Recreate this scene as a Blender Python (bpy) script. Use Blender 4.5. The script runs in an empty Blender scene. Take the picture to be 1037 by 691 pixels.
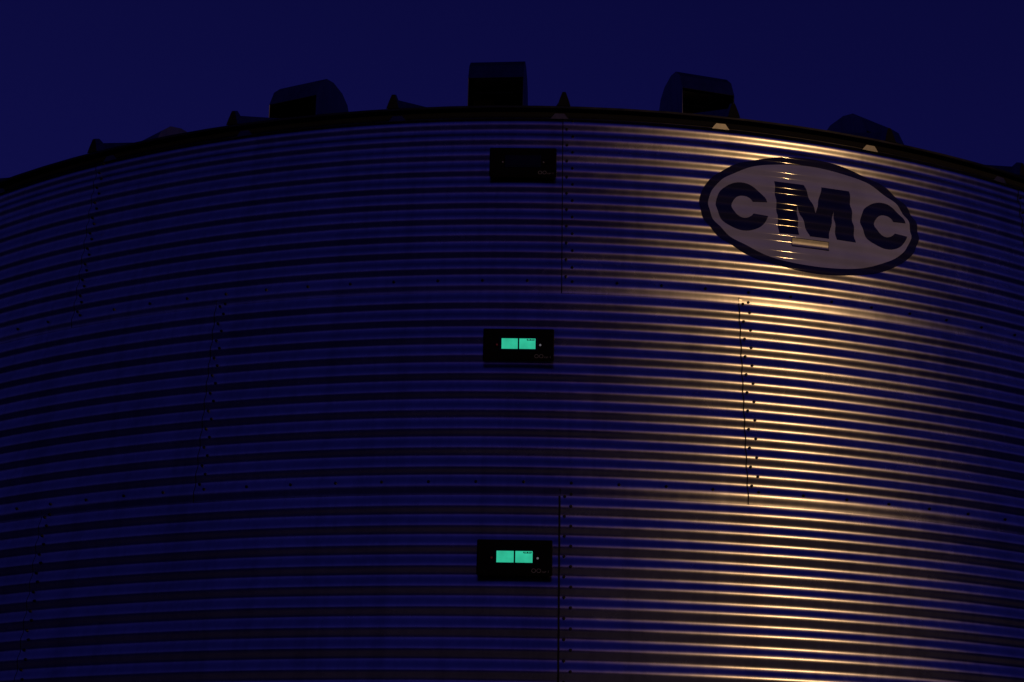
import bpy, bmesh, math, random
from mathutils import Vector, Matrix, noise
random.seed(4)
PI = math.pi
sc = bpy.context.scene
COL = sc.collection

# ------------------------------------------------------------------ measures
EYE = 1.6                      # camera height above the ground
R = 6.4008                     # bin radius (14 sheets round)
CY = R + 6.66591               # bin axis, metres in front of the camera
EAVE = EYE + 4.28489           # height of the wall's top edge
RING = 1.118                   # one ring of sheets
PITCH = RING / 11              # corrugation pitch
AMP = 0.0065
PH = 0.13
NSH = 14
SH = 2 * PI / NSH              # angle of one sheet
T0 = 0.0228208
SLOPE = math.tan(math.radians(30))
OVER = 0.06

# ------------------------------------------------------------------ materials
def nt(name):
    m = bpy.data.materials.new(name); m.use_nodes = True
    return m, m.node_tree, m.node_tree.nodes['Principled BSDF']

def node(t, kind, **kw):
    n = t.nodes.new(kind)
    for k, v in kw.items():
        if k in n.inputs: n.inputs[k].default_value = v
        else: setattr(n, k, v)
    return n

def ramp(t, src, a, b, ca, cb):
    r = t.nodes.new('ShaderNodeValToRGB')
    r.color_ramp.elements[0].position = a; r.color_ramp.elements[1].position = b
    r.color_ramp.elements[0].color = (*ca, 1) if not isinstance(ca, float) else (ca, ca, ca, 1)
    r.color_ramp.elements[1].color = (*cb, 1) if not isinstance(cb, float) else (cb, cb, cb, 1)
    t.links.new(src, r.inputs['Fac'])
    return r.outputs['Color']

def galvanised(name, tone=0.62, rough=(0.24, 0.36), bump=0.12, long=True):
    m, t, b = nt(name)
    tc = node(t, 'ShaderNodeTexCoord')
    spangle = node(t, 'ShaderNodeTexVoronoi', Scale=42.0)
    t.links.new(tc.outputs['Object'], spangle.inputs['Vector'])
    mp = node(t, 'ShaderNodeMapping'); mp.inputs['Scale'].default_value = (1.0, 1.0, 5.0)
    t.links.new(tc.outputs['Object'], mp.inputs['Vector'])
    n1 = node(t, 'ShaderNodeTexNoise', Scale=1.3, Detail=6.0, Roughness=0.62)
    t.links.new(mp.outputs['Vector'], n1.inputs['Vector'])
    n2 = node(t, 'ShaderNodeTexNoise', Scale=16.0, Detail=4.0)
    t.links.new(tc.outputs['Object'], n2.inputs['Vector'])
    base = ramp(t, n1.outputs['Fac'], 0.3, 0.72, (tone*0.84, tone*0.84, tone*0.85), (tone*1.06, tone*1.06, tone*1.06))
    sp = ramp(t, spangle.outputs['Color'], 0.0, 1.0, 0.9, 1.0)
    mx = node(t, 'ShaderNodeMix', data_type='RGBA', blend_type='MULTIPLY'); mx.inputs['Factor'].default_value = 1
    t.links.new(base, mx.inputs[6]); t.links.new(sp, mx.inputs[7])
    # run marks down the sheets
    mv = node(t, 'ShaderNodeMapping'); mv.inputs['Scale'].default_value = (9.0, 9.0, 0.45)
    t.links.new(tc.outputs['Object'], mv.inputs['Vector'])
    nv = node(t, 'ShaderNodeTexNoise', Scale=1.0, Detail=5.0, Roughness=0.7)
    t.links.new(mv.outputs['Vector'], nv.inputs['Vector'])
    sv = ramp(t, nv.outputs['Fac'], 0.36, 0.56, 0.80, 1.0)
    mx2 = node(t, 'ShaderNodeMix', data_type='RGBA', blend_type='MULTIPLY'); mx2.inputs['Factor'].default_value = 1
    t.links.new(mx.outputs[2], mx2.inputs[6]); t.links.new(sv, mx2.inputs[7])
    mx = mx2
    t.links.new(mx.outputs[2], b.inputs['Base Color'])
    b.inputs['Metallic'].default_value = 1
    rr = node(t, 'ShaderNodeMapRange'); rr.inputs['From Min'].default_value = .3; rr.inputs['From Max'].default_value = .7
    rr.inputs['To Min'].default_value = rough[0]; rr.inputs['To Max'].default_value = rough[1]
    ad = node(t, 'ShaderNodeMath', operation='ADD'); ad.use_clamp = True
    ml = node(t, 'ShaderNodeMath', operation='MULTIPLY'); ml.inputs[1].default_value = .35
    ml2 = node(t, 'ShaderNodeMath', operation='MULTIPLY'); ml2.inputs[1].default_value = .65
    t.links.new(n2.outputs['Fac'], ml.inputs[0]); t.links.new(n1.outputs['Fac'], ml2.inputs[0])
    t.links.new(ml.outputs[0], ad.inputs[0]); t.links.new(ml2.outputs[0], ad.inputs[1])
    t.links.new(ad.outputs[0], rr.inputs['Value']); t.links.new(rr.outputs[0], b.inputs['Roughness'])
    bp = node(t, 'ShaderNodeBump', Strength=bump, Distance=0.004)
    t.links.new(n1.outputs['Fac'], bp.inputs['Height']); t.links.new(bp.outputs['Normal'], b.inputs['Normal'])
    # rolled zinc has a compact highlight: mostly Beckmann, a little wide-tailed
    gl = node(t, 'ShaderNodeBsdfAnisotropic'); gl.distribution = 'BECKMANN'
    t.links.new(mx.outputs[2], gl.inputs['Color']); t.links.new(rr.outputs[0], gl.inputs['Roughness']); t.links.new(bp.outputs['Normal'], gl.inputs['Normal'])
    ra = node(t, 'ShaderNodeMath', operation='ADD'); ra.inputs[1].default_value = .11
    t.links.new(rr.outputs[0], ra.inputs[0])
    g2 = node(t, 'ShaderNodeBsdfAnisotropic'); g2.distribution = 'BECKMANN'
    t.links.new(mx.outputs[2], g2.inputs['Color']); t.links.new(ra.outputs[0], g2.inputs['Roughness']); t.links.new(bp.outputs['Normal'], g2.inputs['Normal'])
    ms = node(t, 'ShaderNodeMixShader'); ms.inputs[0].default_value = 0.50
    t.links.new(g2.outputs[0], ms.inputs[1]); t.links.new(gl.outputs[0], ms.inputs[2])
    t.nodes.remove(b)
    t.links.new(ms.outputs[0], t.nodes['Material Output'].inputs['Surface'])
    return m

def plain(name, col, rough=0.5, metal=0.0, noise=0.15, scale=30.0, coat=0.0, coat_r=0.1, spec=0.5):
    m, t, b = nt(name)
    tc = node(t, 'ShaderNodeTexCoord')
    n = node(t, 'ShaderNodeTexNoise', Scale=scale, Detail=5.0)
    t.links.new(tc.outputs['Object'], n.inputs['Vector'])
    lo = tuple(c*(1-noise) for c in col); hi = tuple(min(1, c*(1+noise)) for c in col)
    t.links.new(ramp(t, n.outputs['Fac'], .3, .7, lo, hi), b.inputs['Base Color'])
    b.inputs['Roughness'].default_value = rough; b.inputs['Metallic'].default_value = metal
    b.inputs['Coat Weight'].default_value = coat; b.inputs['Coat Roughness'].default_value = coat_r
    b.inputs['Specular IOR Level'].default_value = spec
    return m

M_WALL = galvanised('galvanised_sheet', 0.92, (0.23, 0.29), 0.06)
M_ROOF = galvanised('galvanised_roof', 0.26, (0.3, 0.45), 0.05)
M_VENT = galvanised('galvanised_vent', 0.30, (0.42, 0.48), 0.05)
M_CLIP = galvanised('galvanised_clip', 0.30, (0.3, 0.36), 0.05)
M_BOLT = plain('bolt_metal', (0.05, 0.048, 0.05), 0.5, 1.0)
M_SEAL_SHADE = plain('sealant_and_eave_shade', (0.008, 0.008, 0.009), 0.8)  # dark seam edges, and the shade painted under the eave
M_DARK = plain('dark_screen_mesh', (0.004, 0.004, 0.004), 0.9)
M_BOX = plain('black_enamel', (0.004, 0.004, 0.004), 0.6, spec=0.08)
M_GLASSK = plain('dark_display_glass', (0.006, 0.007, 0.008), 0.12, spec=0.3)
M_MARK = plain('grey_print', (0.22, 0.22, 0.23), 0.6)
M_INK = plain('display_ink', (0.01, 0.03, 0.025), 0.6)
M_STEEL = plain('worn_steel', (0.4, 0.4, 0.4), 0.35, 1.0)
M_FACE = plain('white_vinyl', (0.58, 0.62, 0.92), 0.6, noise=0.12, scale=5, coat=0.7, coat_r=0.05, spec=.2)
M_NAVY = plain('navy_vinyl', (0.008, 0.010, 0.10), 0.6, noise=0.2, scale=9, coat=0.5, coat_r=0.05, spec=.2)
M_TAG = galvanised('bright_tag_metal', 0.55, (0.34, 0.42), 0.03)
M_CONC = plain('concrete', (0.3, 0.29, 0.27), 0.9)

def emis(name, col, s):
    m, t, b = nt(name)
    tc = node(t, 'ShaderNodeTexCoord')
    n = node(t, 'ShaderNodeTexNoise', Scale=22.0, Detail=3.0)
    t.links.new(tc.outputs['Object'], n.inputs['Vector'])
    t.links.new(ramp(t, n.outputs['Fac'], .3, .7, tuple(c*.74 for c in col), col), b.inputs['Emission Color'])
    b.inputs['Base Color'].default_value = (0.02, 0.03, 0.03, 1)
    b.inputs['Emission Strength'].default_value = s
    return m
M_GREEN = emis('green_backlight', (0.032, 0.60, 0.36), 0.92)
M_RED = emis('red_indicator', (0.05, 0.004, 0.006), 0.5)
M_WLED = emis('white_indicator', (0.12, 0.11, 0.13), 1.0)

def ground_mat():
    m, t, b = nt('gravel_ground')
    tc = node(t, 'ShaderNodeTexCoord')
    a = node(t, 'ShaderNodeTexNoise', Scale=0.25, Detail=8.0)
    g = node(t, 'ShaderNodeTexVoronoi', Scale=25.0)
    t.links.new(tc.outputs['Object'], a.inputs['Vector']); t.links.new(tc.outputs['Object'], g.inputs['Vector'])
    c = ramp(t, a.outputs['Fac'], .35, .65, (0.09, 0.10, 0.14), (0.19, 0.205, 0.26))
    t.links.new(c, b.inputs['Base Color']); b.inputs['Roughness'].default_value = .95
    bp = node(t, 'ShaderNodeBump', Strength=.6, Distance=.02)
    t.links.new(g.outputs['Distance'], bp.inputs['Height']); t.links.new(bp.outputs['Normal'], b.inputs['Normal'])
    return m

# ------------------------------------------------------------------ helpers
def link(name, bm, mats, parent=None, smooth=False):
    me = bpy.data.meshes.new(name); bm.to_mesh(me); bm.free()
    for m in (mats if isinstance(mats, (list, tuple)) else [mats]): me.materials.append(m)
    if smooth:
        for p in me.polygons: p.use_smooth = True
    o = bpy.data.objects.new(name, me); COL.objects.link(o)
    if parent: o.parent = parent
    return o

def empty(name, loc=(0, 0, 0), rot=(0, 0, 0)):
    o = bpy.data.objects.new(name, None); COL.objects.link(o)
    o.empty_display_size = .2; o.location = loc; o.rotation_euler = rot
    return o

def tag(o, label, cat, group=None):
    o['label'] = label; o['category'] = cat
    if group: o['group'] = group

def box(bm, c, s, mat=0, mtx=None, bevel=0.0):
    r = bmesh.ops.create_cube(bm, size=1)
    vs = r['verts']
    for v in vs:
        v.co = Vector((v.co.x*s[0]+c[0], v.co.y*s[1]+c[1], v.co.z*s[2]+c[2]))
    es = {e for v in vs for e in v.link_edges}
    fs = {f for v in vs for f in v.link_faces}
    for f in fs: f.material_index = mat
    if bevel:
        rb = bmesh.ops.bevel(bm, geom=list(es), offset=bevel, segments=2, affect='EDGES', profile=.5)
        vs = list({v for f in rb['faces'] for v in f.verts} | {v for v in vs if v.is_valid})
    if mtx:
        for v in vs: v.co = mtx @ v.co

def dents(th, k, ring):
    """gentle waviness of a hand-bolted sheet, millimetres"""
    rs = random.Random(ring*100+k)
    a, b, c, d = (rs.uniform(-1, 1) for _ in range(4))
    x = th / SH
    return a, b, c, d

_rs = {}
def sheet_of(th, ring):
    k = math.floor((th - T0 - (SH/3 if ring % 2 == 1 else 0)) / SH)
    return k
def wall_r(th, z, ring=None, k=None):
    """outer surface radius; z measured down from the eave (negative)"""
    if ring is None: ring = max(0, min(4, int(-z / RING)))
    off = T0 + (SH/3 if ring % 2 == 1 else 0)
    if k is None: k = math.floor((th - off) / SH)
    if (ring, k % NSH) not in _rs:
        r_ = random.Random(ring*37 + (k % NSH)*101 + 5)
        _rs[(ring, k % NSH)] = [r_.uniform(-1, 1) for _ in range(5)]
    a, b, c, d, e = _rs[(ring, k % NSH)]
    x = (th - off - k*SH) / SH
    w = (z + ring*RING) / RING
    wob = math.sin(PI*min(1, max(0, x))) * math.sin(PI*min(1, max(0, -w))) * (0.0045*a + 0.0045*b*math.cos(PI*x*2+c*3) + 0.0012*d*math.cos(PI*x*6+e*3) + 0.0017*noise.noise(Vector((th*R*2.2, z*5.5, ring*7.3))) + 0.00035*noise.noise(Vector((th*R*9, z*14, k*3.1)))) + 0.0009*c*math.sin(PI*x*3)*math.sin(PI*(-w)*4+e*2)
    lap = 0.0016 * max(0, 1 - x*SH*R/0.16) if x >= 0 else 0.0016     # the outer sheet's lap
    ph = PH
    if z > -RING: ph = PH - .02 - .16*(1 + z/RING)
    fade = 1.0
    if z > -0.085: fade = max(0.0, (-z-.06)/0.025)
    for q in (1, 2, 3, 4):                                            # nested laps at the ring joints sit flatter
        fade -= 0.30*math.exp(-((z + q*RING + .12*PITCH)/(.55*PITCH))**2)
    amp = AMP
    return R + amp*math.cos(2*PI*(z/PITCH - ph))*fade + wob + lap + 0.0014*max(0, -w-0.86)/0.14

def P(th, r, z):
    return Vector((r*math.sin(th), CY - r*math.cos(th), EAVE + z))

# ------------------------------------------------------------------ setting
bm = bmesh.new()
N = 24
for i in range(N+1):
    for j in range(N+1):
        x = (i/N*2-1); y = (j/N*2-1)
        bm.verts.new((math.copysign(abs(x)**3, x)*900, math.copysign(abs(y)**3, y)*900+6, 0))
bm.verts.ensure_lookup_table()
for i in range(N):
    for j in range(N):
        a = i*(N+1)+j
        bm.faces.new([bm.verts[q] for q in (a, a+N+1, a+N+2, a+1)])
g = link('ground', bm, ground_mat()); g['kind'] = 'structure'

bm = bmesh.new()
r1 = [bm.verts.new((math.sin(i/64*2*PI)*(R+.35), CY-math.cos(i/64*2*PI)*(R+.35), .004)) for i in range(64)]
r2 = [bm.verts.new((v.co.x, v.co.y, .27)) for v in r1]
for i in range(64): bm.faces.new([r1[i], r1[(i+1) % 64], r2[(i+1) % 64], r2[i]])
bm.faces.new(r2)
g = link('concrete_pad', bm, M_CONC); g['kind'] = 'structure'

# unseen dark tree belt, added behind the camera for the sheets to mirror
bm = bmesh.new()
rt_ = random.Random(8)
for i in range(420):
    a = PI*(0.5 + rt_.uniform(-.62, .62)) + PI     # towards -y
    d = rt_.uniform(70, 84)
    x0, y0 = d*math.cos(a), d*math.sin(a)
    hgt = rt_.uniform(6.5, 11.5)
    for q in range(3):
        rr_ = rt_.uniform(1.6, 3.0)
        m_ = Matrix.Translation((x0+rt_.uniform(-1.5, 1.5), y0+rt_.uniform(-1.5, 1.5), hgt*(q+.6)/3.2)) @ Matrix.Diagonal((rr_, rr_, rr_*rt_.uniform(1.0, 1.5), 1))
        g_ = bmesh.ops.create_icosphere(bm, subdivisions=1, radius=1, matrix=m_)
        for v in g_['verts']: v.co += Vector((rt_.uniform(-.5, .5), rt_.uniform(-.5, .5), rt_.uniform(-.5, .5)))
belt = link('unseen_tree_belt', bm, plain('dark_foliage', (0.045, 0.055, 0.035), 0.9, scale=1.0, noise=.4)); belt['kind'] = 'stuff'

# ------------------------------------------------------------------ grain bin
grain_bin = empty('grain_bin', (0, CY, .27))
tag(grain_bin, 'huge round corrugated galvanised steel grain bin with bolted sheet seams and roof vents', 'grain bin')
OFF = Vector((0, CY, .27))
def fin(bm):
    for v in bm.verts: v.co -= OFF
    return bm

def bolt(bm, th, z, ring, k, rad=0.0060):
    e = 0.002
    r0 = wall_r(th, z, ring, k)
    p = P(th, r0, z)
    dz = (wall_r(th, z+e, ring, k) - wall_r(th, z-e, ring, k)) / (2*e)
    rad_dir = Vector((math.sin(th), -math.cos(th), 0))
    n = (rad_dir - Vector((0, 0, dz))).normalized()
    t = Vector((math.cos(th), math.sin(th), 0)); u = n.cross(t)
    a = random.uniform(0, PI/3)
    def ringv(rr, h): return [bm.verts.new(p + n*h + t*math.cos(a+q*PI/3)*rr + u*math.sin(a+q*PI/3)*rr) for q in range(6)]
    w0, w1 = ringv(rad*1.45, -0.001), ringv(rad*1.4, 0.0025)
    h0, h1 = ringv(rad, 0.0025), ringv(rad*.92, 0.009)
    fs = []
    for A, B in ((w0, w1), (w1, h0), (h0, h1)):
        for q in range(6): fs.append(bm.faces.new([A[q], A[(q+1) % 6], B[(q+1) % 6], B[q]]))
    fs.append(bm.faces.new(h1))
    for f in fs: f.material_index = 1

for ring in range(5):
    for k in range(NSH):
        kk = k - NSH//2
        off = T0 + (SH/3 if ring % 2 == 1 else 0)
        th0 = off + kk*SH; th1 = th0 + SH
        mid = (th0+th1)/2
        front = abs(mid) < 1.45
        nx, per = (26, 14) if front else (14, 6)
        bm = bmesh.new()
        ztop = -ring*RING - (0.0 if ring == 0 else -0.000); zbot = -(ring+1)*RING - 0.035*(ring < 4)
        nz = int(round((ztop-zbot)/PITCH*per))
        rows = []
        for j in range(nz+1):
            z = ztop + (zbot-ztop)*j/nz
            row = []
            for i in range(nx+1):
                th = th0 + (th1+0.012-th0)*i/nx          # runs on a little under its right-hand neighbour
                rr = wall_r(th, z, ring, kk)
                if i == nx: rr -= 0.0022
                if j <= 1 and ring: rr -= 0.0030*(1-j*.5)
                row.append(bm.verts.new(P(th, rr, z)))
            rows.append(row)
        for j in range(nz):
            for i in range(nx):
                f = bm.faces.new([rows[j][i], rows[j+1][i], rows[j+1][i+1], rows[j][i+1]]); f.smooth = True
        if front:
            # rolled left-hand edge: a thin dark step on top of the neighbour
            for j in range(nz):
                z0 = ztop + (zbot-ztop)*j/nz; z1 = ztop + (zbot-ztop)*(j+1)/nz
                a0 = P(th0, wall_r(th0, z0, ring, kk), z0); a1 = P(th0, wall_r(th0, z1, ring, kk), z1)
                w = (0.010 if (ring, kk) == (2, 0) else 0.0055)/R
                b0 = P(th0-w, wall_r(th0, z0, ring, kk)-.0005, z0); b1 = P(th0-w, wall_r(th0, z1, ring, kk)-.0005, z1)
                vs = [bm.verts.new(q) for q in (a0, b0, b1, a1)]
                f = bm.faces.new(vs); f.material_index = 2
            jit = lambda s: random.uniform(-s, s)
            for q in range(11):
                zb = -ring*RING - PITCH*(q+0.25)
                if -zb > 0.12:
                    bolt(bm, th0 + (0.052+jit(.001))/R, zb - PITCH*(-.36) if q else zb, ring, kk)
                    bolt(bm, th0 + (0.020+jit(.001))/R, zb - PITCH*.12, ring, kk)
            if ring < 4:
                for q in range(12):
                    bolt(bm, th0 + (0.053+0.2394*q)/R, -(ring+1)*RING + PITCH*.30 + jit(.001), ring, kk)
        for f in bm.faces:
            pass
        link('wall_panel', fin(bm), [M_WALL, M_BOLT, M_SEAL_SHADE], grain_bin)

# roof: cone sheets with raised ribs
NR = 42
PK = 0.45
def roof_z(r): return 0.007 + (R - r)*SLOPE
bm = bmesh.new()
seg = 168
ra = [(R+OVER-.006, roof_z(R+OVER)-.009), (R+OVER, roof_z(R+OVER)), (R*.75, roof_z(R*.75)), (R*.4, roof_z(R*.4)), (PK, roof_z(PK)), (PK, roof_z(PK)+.12), (.06, roof_z(.06)+.12)]
rr = [[bm.verts.new(P(i/seg*2*PI, a, b)) for i in range(seg)] for a, b in ra]
for j in range(len(ra)-1):
    for i in range(seg):
        bm.faces.new([rr[j][i], rr[j][(i+1) % seg], rr[j+1][(i+1) % seg], rr[j+1][i]])
bm.faces.new(rr[-1])
# soffit, closes the wall to the roof from inside; dark colour paints its shade
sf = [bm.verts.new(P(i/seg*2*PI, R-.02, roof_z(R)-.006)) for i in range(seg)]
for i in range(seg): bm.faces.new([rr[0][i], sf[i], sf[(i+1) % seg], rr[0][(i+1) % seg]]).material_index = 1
# added dark strip, paints the eave's shade above the first corrugation
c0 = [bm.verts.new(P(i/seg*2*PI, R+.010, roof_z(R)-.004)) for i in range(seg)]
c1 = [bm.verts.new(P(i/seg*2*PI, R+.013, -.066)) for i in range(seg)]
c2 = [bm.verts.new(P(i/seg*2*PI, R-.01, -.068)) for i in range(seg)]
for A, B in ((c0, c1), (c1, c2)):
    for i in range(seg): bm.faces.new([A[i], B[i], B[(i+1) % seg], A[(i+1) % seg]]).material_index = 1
roof = link('roof', fin(bm), [M_ROOF, M_SEAL_SHADE], grain_bin)

def rib_mesh():
    bm = bmesh.new()
    prof = [(-.036, 0), (-.025, .034), (-.009, .076), (.009, .076), (.025, .034), (.036, 0)]
    prev = None
    for r in (R+OVER+.004, R+OVER-.03, R+OVER-.07, R*.6, PK+.02):
        s = 1 if r > R*.5 else .6
        hs = s*(1.2 if r > R else .78)
        ring_ = [bm.verts.new((x*s, -r, roof_z(r)+.002+h*hs)) for x, h in prof]
        if prev:
            for i in range(5): bm.faces.new([prev[i], prev[i+1], ring_[i+1], ring_[i]])
        else: bm.faces.new(list(reversed(ring_))).material_index = 1
        prev = ring_
    me = bpy.data.meshes.new('roof_rib'); bm.to_mesh(me); bm.free(); me.materials.append(M_ROOF); me.materials.append(M_DARK)
    return me
def clip_mesh():
    bm = bmesh.new()
    g_ = math.radians(17)
    r0, zt = R+.018, -.05
    h = .030
    pts = [(-.026, 0), (-.05, 1), (.05, 1), (.026, 0)]
    def mk(o): return [bm.verts.new((x, -(r0+o - math.sin(g_)*h*t), zt - math.cos(g_)*h*t)) for x, t in pts]
    A, B = mk(0.0), mk(-.004)
    bm.faces.new(A); bm.faces.new(list(reversed(B)))
    for i in range(4): bm.faces.new([A[i], B[i], B[(i+1) % 4], A[(i+1) % 4]])
    bmesh.ops.recalc_face_normals(bm, faces=bm.faces)
    me = bpy.data.meshes.new('eave_clip'); bm.to_mesh(me); bm.free(); me.materials.append(M_CLIP)
    return me
rib_me, clip_me = rib_mesh(), clip_mesh()
base = Vector((0, 0, EAVE-.27))
for i in range(NR):
    for me, par in ((rib_me, roof), (clip_me, grain_bin)):
        th = T0 + (i-NR//2)*SH/3 if me is rib_me else T0 - .0035 + (i-NR//2)*SH/3*.957
        if me is clip_me and abs(th) > 1.5: continue
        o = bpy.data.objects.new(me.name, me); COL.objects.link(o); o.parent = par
        o.location = base; o.rotation_euler = (0, 0, th)

# roof vents: folded sheet hoods, open at the lower front
def vent_meshes():
    bm = bmesh.new()
    W, Hh, D, tk = .194, .50, .50, .004
    prof = [(D, -.30), (D, .42), (D-.05, .515), (D-.14, .565), (.22, .575), (.12, .545), (.045, .465), (0, .335)]   # back-bottom round to the front lip
    def strip(w):
        return [bm.verts.new((w, y, z)) for y, z in prof]
    L, Rr = strip(-W), strip(W)
    for i in range(len(prof)-1): bm.faces.new([L[i], L[i+1], Rr[i+1], Rr[i]])
    for sgn, S in ((-1, L), (1, Rr)):
        f0 = bm.verts.new((sgn*W, .03, 0.0)); f1 = bm.verts.new((sgn*W, D*.5, 0.0)); f2 = bm.verts.new((sgn*W, .03, -.02))
        bm.faces.new([*S, f0, f2])
    bmesh.ops.recalc_face_normals(bm, faces=bm.faces)
    bmesh.ops.solidify(bm, geom=bm.faces[:], thickness=tk)
    a = bpy.data.meshes.new('roof_vent'); bm.to_mesh(a); bm.free(); a.materials.append(M_VENT)
    bm = bmesh.new()
    v = [bm.verts.new(q) for q in ((-W+.01, .22, -.1), (W-.01, .22, -.1), (W-.01, .30, .40), (-W+.01, .30, .40))]
    bm.faces.new(v); bmesh.ops.solidify(bm, geom=bm.faces[:], thickness=.01)
    b = bpy.data.meshes.new('screen'); bm.to_mesh(b); bm.free(); b.materials.append(M_DARK)
    return a, b
va, vb = vent_meshes()
for i in range(21):
    th = T0 - .006 + (2*(i-10) - .5)*SH/3*1.025
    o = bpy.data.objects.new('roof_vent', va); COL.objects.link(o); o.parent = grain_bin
    rv = 4.92
    o.location = Vector((rv*math.sin(th), -rv*math.cos(th), EAVE-.27+roof_z(rv)-.0)); o.rotation_euler = (0, 0, th)
    s = bpy.data.objects.new('screen', vb); COL.objects.link(s); s.parent = o

# ------------------------------------------------------------------ things on the wall
def wrap(bm, lift, z_step=PITCH/14, s_step=.05):
    """cut a flat (s,z) figure finely and press it on the corrugated wall"""
    ss = [v.co.x for v in bm.verts]; zs = [v.co.y for v in bm.verts]
    z = math.floor(min(zs)/z_step)*z_step
    while z < max(zs):
        bmesh.ops.bisect_plane(bm, geom=bm.verts[:]+bm.edges[:]+bm.faces[:], plane_co=(0, z, 0), plane_no=(0, 1, 0), dist=1e-5); z += z_step
    s = math.floor(min(ss)/s_step)*s_step
    while s < max(ss):
        bmesh.ops.bisect_plane(bm, geom=bm.verts[:]+bm.edges[:]+bm.faces[:], plane_co=(s, 0, 0), plane_no=(1, 0, 0), dist=1e-5); s += s_step
    for v in bm.verts:
        s_, z_ = v.co.x, v.co.y; th = s_/R
        e = .002
        dz = (wall_r(th, z_+e) - wall_r(th, z_-e))/(2*e)
        n = (Vector((math.sin(th), -math.cos(th), 0)) - Vector((0, 0, dz))).normalized()
        v.co = P(th, wall_r(th, z_), z_) + n*lift
    for f in bm.faces: f.smooth = True
    return bm
def poly(bm, pts):
    f = bm.faces.new([bm.verts.new((a, b, 0)) for a, b in pts])
    if f.normal.z < 0: f.normal_flip()
    f.normal_update()
    if f.normal.z < 0: f.normal_flip()
    bmesh.ops.triangulate(bm, faces=[f])
EC = (1.565, -.565); EA, EB = .662, .362
def ell(a, b, n=128): return [(EC[0]+a*math.cos(q/n*2*PI), EC[1]+b*math.sin(q/n*2*PI)) for q in range(n)]
logo = empty('logo_sign', P(EC[0]/R, R, EC[1])); L0 = Vector(logo.location)
tag(logo, 'oval white sign with navy border and the letters CMC on the corrugated wall', 'sign')
def shift(bm, o):
    for v in bm.verts: v.co -= o
    return bm
bm = bmesh.new(); poly(bm, ell(EA-.050, EB-.043)); link('sign_face', shift(wrap(bm, .0020), L0), M_FACE, logo)
bm = bmesh.new()
A = [bm.verts.new((*q, 0)) for q in ell(EA, EB)]; B = [bm.verts.new((*q, 0)) for q in ell(EA-.050, EB-.043)]
for i in range(128): bm.faces.new([A[i], A[(i+1) % 128], B[(i+1) % 128], B[i]])
link('border', shift(wrap(bm, .0021), L0), M_NAVY, logo)
def letter_c(cx, cz, ro, ri):
    a0 = math.radians(17); b0 = math.radians(35); n = 48
    o = [(cx+ro*math.cos(a0+(2*PI-2*a0)*i/n), cz+ro*math.sin(a0+(2*PI-2*a0)*i/n)) for i in range(n+1)]
    q = [(cx+.006+ri*math.cos(b0+(2*PI-2*b0)*i/n), cz+ri*math.sin(b0+(2*PI-2*b0)*i/n)) for i in range(n+1)]
    return o + q[::-1]
Mp = [(1.343, -.377), (1.518, -.377), (1.581, -.545), (1.627, -.376), (1.796, -.374), (1.809, -.702), (1.693, -.701), (1.690, -.52),
      (1.645, -.703), (1.533, -.703), (1.469, -.513), (1.468, -.702), (1.352, -.706)]
for pts in (letter_c(1.148, -.563, .151, .067), Mp, letter_c(2.002, -.563, .148, .067)):
    bm = bmesh.new(); poly(bm, pts); link('letter', shift(wrap(bm, .0030), L0), M_NAVY, logo)

tagp = empty('name_plate', P(1.535/R, R, -.749)); T_ = Vector(tagp.location)
tag(tagp, 'small bare metal strip under the letter M of the oval sign', 'plate')
bm = bmesh.new(); poly(bm, [(1.428, -.724), (1.642, -.724), (1.642, -.772), (1.428, -.772)])
wrap(bm, .0048); bmesh.ops.recalc_face_normals(bm, faces=bm.faces)
link('strip', shift(bm, T_), M_TAG, tagp)
bm = bmesh.new(); poly(bm, [(1.425, -.721), (1.645, -.721), (1.645, -.775), (1.425, -.775)])
link('backing', shift(wrap(bm, .0036), T_), M_SEAL_SHADE, tagp)

def text_mesh(body, size, depth=.0006):
    cu = bpy.data.curves.new('lettering', 'FONT'); cu.body = body; cu.size = size; cu.extrude = depth
    to = bpy.data.objects.new('lettering', cu); COL.objects.link(to)
    me = bpy.data.meshes.new_from_object(to.evaluated_get(bpy.context.evaluated_depsgraph_get()))
    bpy.data.objects.remove(to); bpy.data.curves.remove(cu)
    return me

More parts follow.
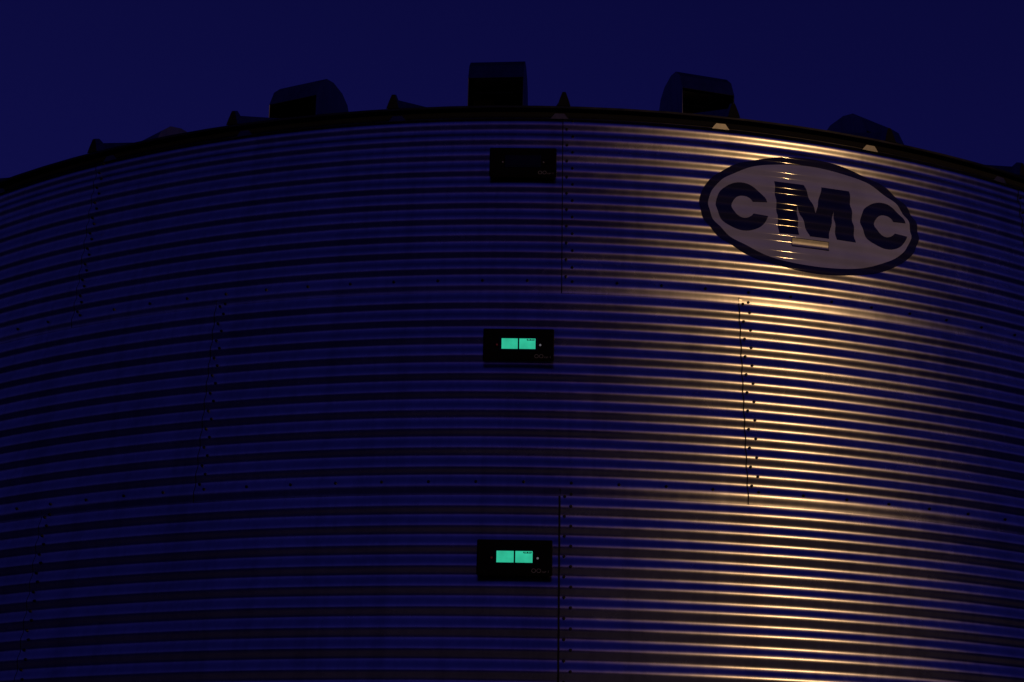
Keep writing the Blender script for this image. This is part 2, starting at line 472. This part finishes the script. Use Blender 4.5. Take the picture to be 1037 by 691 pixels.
TILT = math.radians(5)
def level_display(z, s, lit, label):
    th = s/R
    root = empty('level_display', P(th, R+.006, z)); root.rotation_euler = (0, 0, th)
    tag(root, label, 'display box', 'black display boxes down the bin wall')
    W, H, D = .370, .174, .018
    fm = Matrix.Translation((0, -.017, -.008)) @ Matrix.Rotation(TILT, 4, 'X')
    def put(name, bm, mat, par=root, sm=False):
        for v in bm.verts: v.co = fm @ v.co
        return link(name, bm, mat, par, sm)
    bm = bmesh.new(); box(bm, (0, 0, 0), (W, D, H), 0, None, .006); h = put('housing', bm, M_BOX)
    bm = bmesh.new(); box(bm, (0, .020, .02), (W*.5, .018, H*.5)); put('bracket', bm, M_STEEL)
    bm = bmesh.new(); box(bm, (0, -D/2-.002, .002), (.200, .004, .074), 0, None, .001); put('display_window', bm, M_GLASSK)
    yf = -D/2 - .0055
    for x0, x1 in ((-.088, -.004), (.004, .088)):
        bm = bmesh.new(); box(bm, ((x0+x1)/2, yf, .002), (x1-x0, .002, .056)); scr = put('screen', bm, M_GREEN if lit else M_GLASSK)
        if lit and x0 > 0:
            bm = bmesh.new()
            for i, w in enumerate((.006, .003, .007, .004, .006)):
                box(bm, (.046+i*.0085, yf-.0016, .0235), (w, .001, .0065))
            box(bm, (.063, yf-.0016, .0190), (.036, .001, .0014))
            put('display_digits', bm, M_INK, scr)
    for x, m_ in ((-.112, M_RED if lit else M_WLED), (.113, M_WLED)):
        bm = bmesh.new()
        bmesh.ops.create_cone(bm, cap_ends=True, segments=16, radius1=.0055, radius2=.0045, depth=.006, matrix=Matrix.Translation((x, -D/2-.003, -.003)) @ Matrix.Rotation(PI/2, 4, 'X'))
        put('indicator_light', bm, m_ if lit else M_MARK)
    me = text_mesh('OO', .030); me.materials.append(M_MARK)
    me2 = text_mesh('car 1', .018); me2.materials.append(M_MARK)
    for m_, x in ((me, .082), (me2, .1335)):
        m_.transform(Matrix.Translation((x, -D/2-.0008, -.074)) @ Matrix.Rotation(PI/2, 4, 'X')); m_.transform(fm)
        o = bpy.data.objects.new('lettering', m_); COL.objects.link(o); o.parent = root
    for x in (-W/2+.012, W/2-.012):
        for zz in (-H/2+.012, H/2-.012):
            bm = bmesh.new()
            bmesh.ops.create_cone(bm, cap_ends=True, segments=10, radius1=.004, radius2=.003, depth=.003, matrix=Matrix.Translation((x, -D/2-.0015, zz)) @ Matrix.Rotation(PI/2, 4, 'X'))
            put('housing_screw', bm, M_BOX)
    return root
level_display(-.366, -.075, False, 'unlit black display box just under the eave, topmost of the three')
level_display(-1.459, -.079, True, 'black display box with two green lit screens halfway down the wall')
level_display(-2.589, -.077, True, 'black display box with two green lit screens lowest on the wall')

# ------------------------------------------------------------------ light
w = bpy.data.worlds.new('World'); sc.world = w; w.use_nodes = True
t = w.node_tree; bg = t.nodes['Background']
sky = t.nodes.new('ShaderNodeTexSky'); sky.sky_type = 'NISHITA'; sky.sun_disc = False
sky.sun_elevation = math.radians(1.0); sky.sun_rotation = math.radians(160)
tc = t.nodes.new('ShaderNodeTexCoord')
mul = t.nodes.new('ShaderNodeMix'); mul.data_type = 'RGBA'; mul.blend_type = 'MULTIPLY'; mul.inputs['Factor'].default_value = 1
mul.inputs[7].default_value = (0.060, 0.050, 0.62, 1)
t.links.new(sky.outputs['Color'], mul.inputs[6]); add = t.nodes.new('ShaderNodeMix'); add.data_type = 'RGBA'; add.blend_type = 'ADD'; add.inputs['Factor'].default_value = 1
add.inputs[7].default_value = (0.015, 0.0115, 0.145, 1)            # last even blue of the dusk
t.links.new(mul.outputs[2], add.inputs[6])
sep = t.nodes.new('ShaderNodeSeparateXYZ'); t.links.new(tc.outputs['Generated'], sep.inputs[0])
cr = t.nodes.new('ShaderNodeValToRGB'); t.links.new(sep.outputs['Z'], cr.inputs['Fac'])
els = cr.color_ramp.elements
els[0].position = 0.0; els[0].color = (1, 1, 1, 1)
els[1].position = 1.0; els[1].color = (.3, .3, .3, 1)
for p_, v_ in ((.50, 1.0), (.68, .90), (.76, 1.05), (.88, .95), (.95, .5)):
    e_ = els.new(p_); e_.color = (v_, v_, v_, 1)
fall = t.nodes.new('ShaderNodeMix'); fall.data_type = 'RGBA'; fall.blend_type = 'MULTIPLY'; fall.inputs['Factor'].default_value = 1
t.links.new(add.outputs[2], fall.inputs[6]); t.links.new(cr.outputs['Color'], fall.inputs[7])
t.links.new(fall.outputs[2], bg.inputs['Color'])
bg.inputs['Strength'].default_value = 0.08

# the yard floodlight whose glare shows on the sheets, aimed at the sign side of the bin
fl = bpy.data.lights.new('yard_floodlight', 'SPOT')
fl.energy = 820; fl.color = (1.0, 0.58, 0.235); fl.shadow_soft_size = .15
fl.spot_size = math.radians(125); fl.spot_blend = 1.0
fo = bpy.data.objects.new('yard_floodlight', fl); COL.objects.link(fo)
fo.location = (10.12, -6.45, EYE+5.2)
aim = P(1.15/R, R, -1.7)
fo.rotation_euler = (aim - fo.location).to_track_quat('-Z', 'Y').to_euler()

# ------------------------------------------------------------------ camera
cd = bpy.data.cameras.new('camera'); cam = bpy.data.objects.new('camera', cd); COL.objects.link(cam)
pi_, ya, ro, fpx = .403818662, -.0171361791, -.0228624472, 1402.92024
r0 = Vector((math.cos(ya), -math.sin(ya), 0)); f0 = Vector((math.sin(ya), math.cos(ya), 0)); u0 = Vector((0, 0, 1))
fw = f0*math.cos(pi_) + u0*math.sin(pi_); uu = -f0*math.sin(pi_) + u0*math.cos(pi_)
rt = math.cos(ro)*r0 - math.sin(ro)*uu; up = math.sin(ro)*r0 + math.cos(ro)*uu
cam.matrix_world = Matrix(((rt.x, up.x, -fw.x, 0), (rt.y, up.y, -fw.y, 0), (rt.z, up.z, -fw.z, EYE), (0, 0, 0, 1)))
cd.sensor_width = 36; cd.lens = fpx/1037*36; cd.clip_start = .05; cd.clip_end = 3000
sc.camera = cam
sc.render.engine = 'CYCLES'
sc.cycles.use_denoising = True
sc.cycles.max_bounces = 6
sc.view_settings.view_transform = 'Standard'; sc.view_settings.look = 'None'
sc.view_settings.exposure = 0; sc.view_settings.gamma = 1; sc.view_settings.use_curve_mapping = False
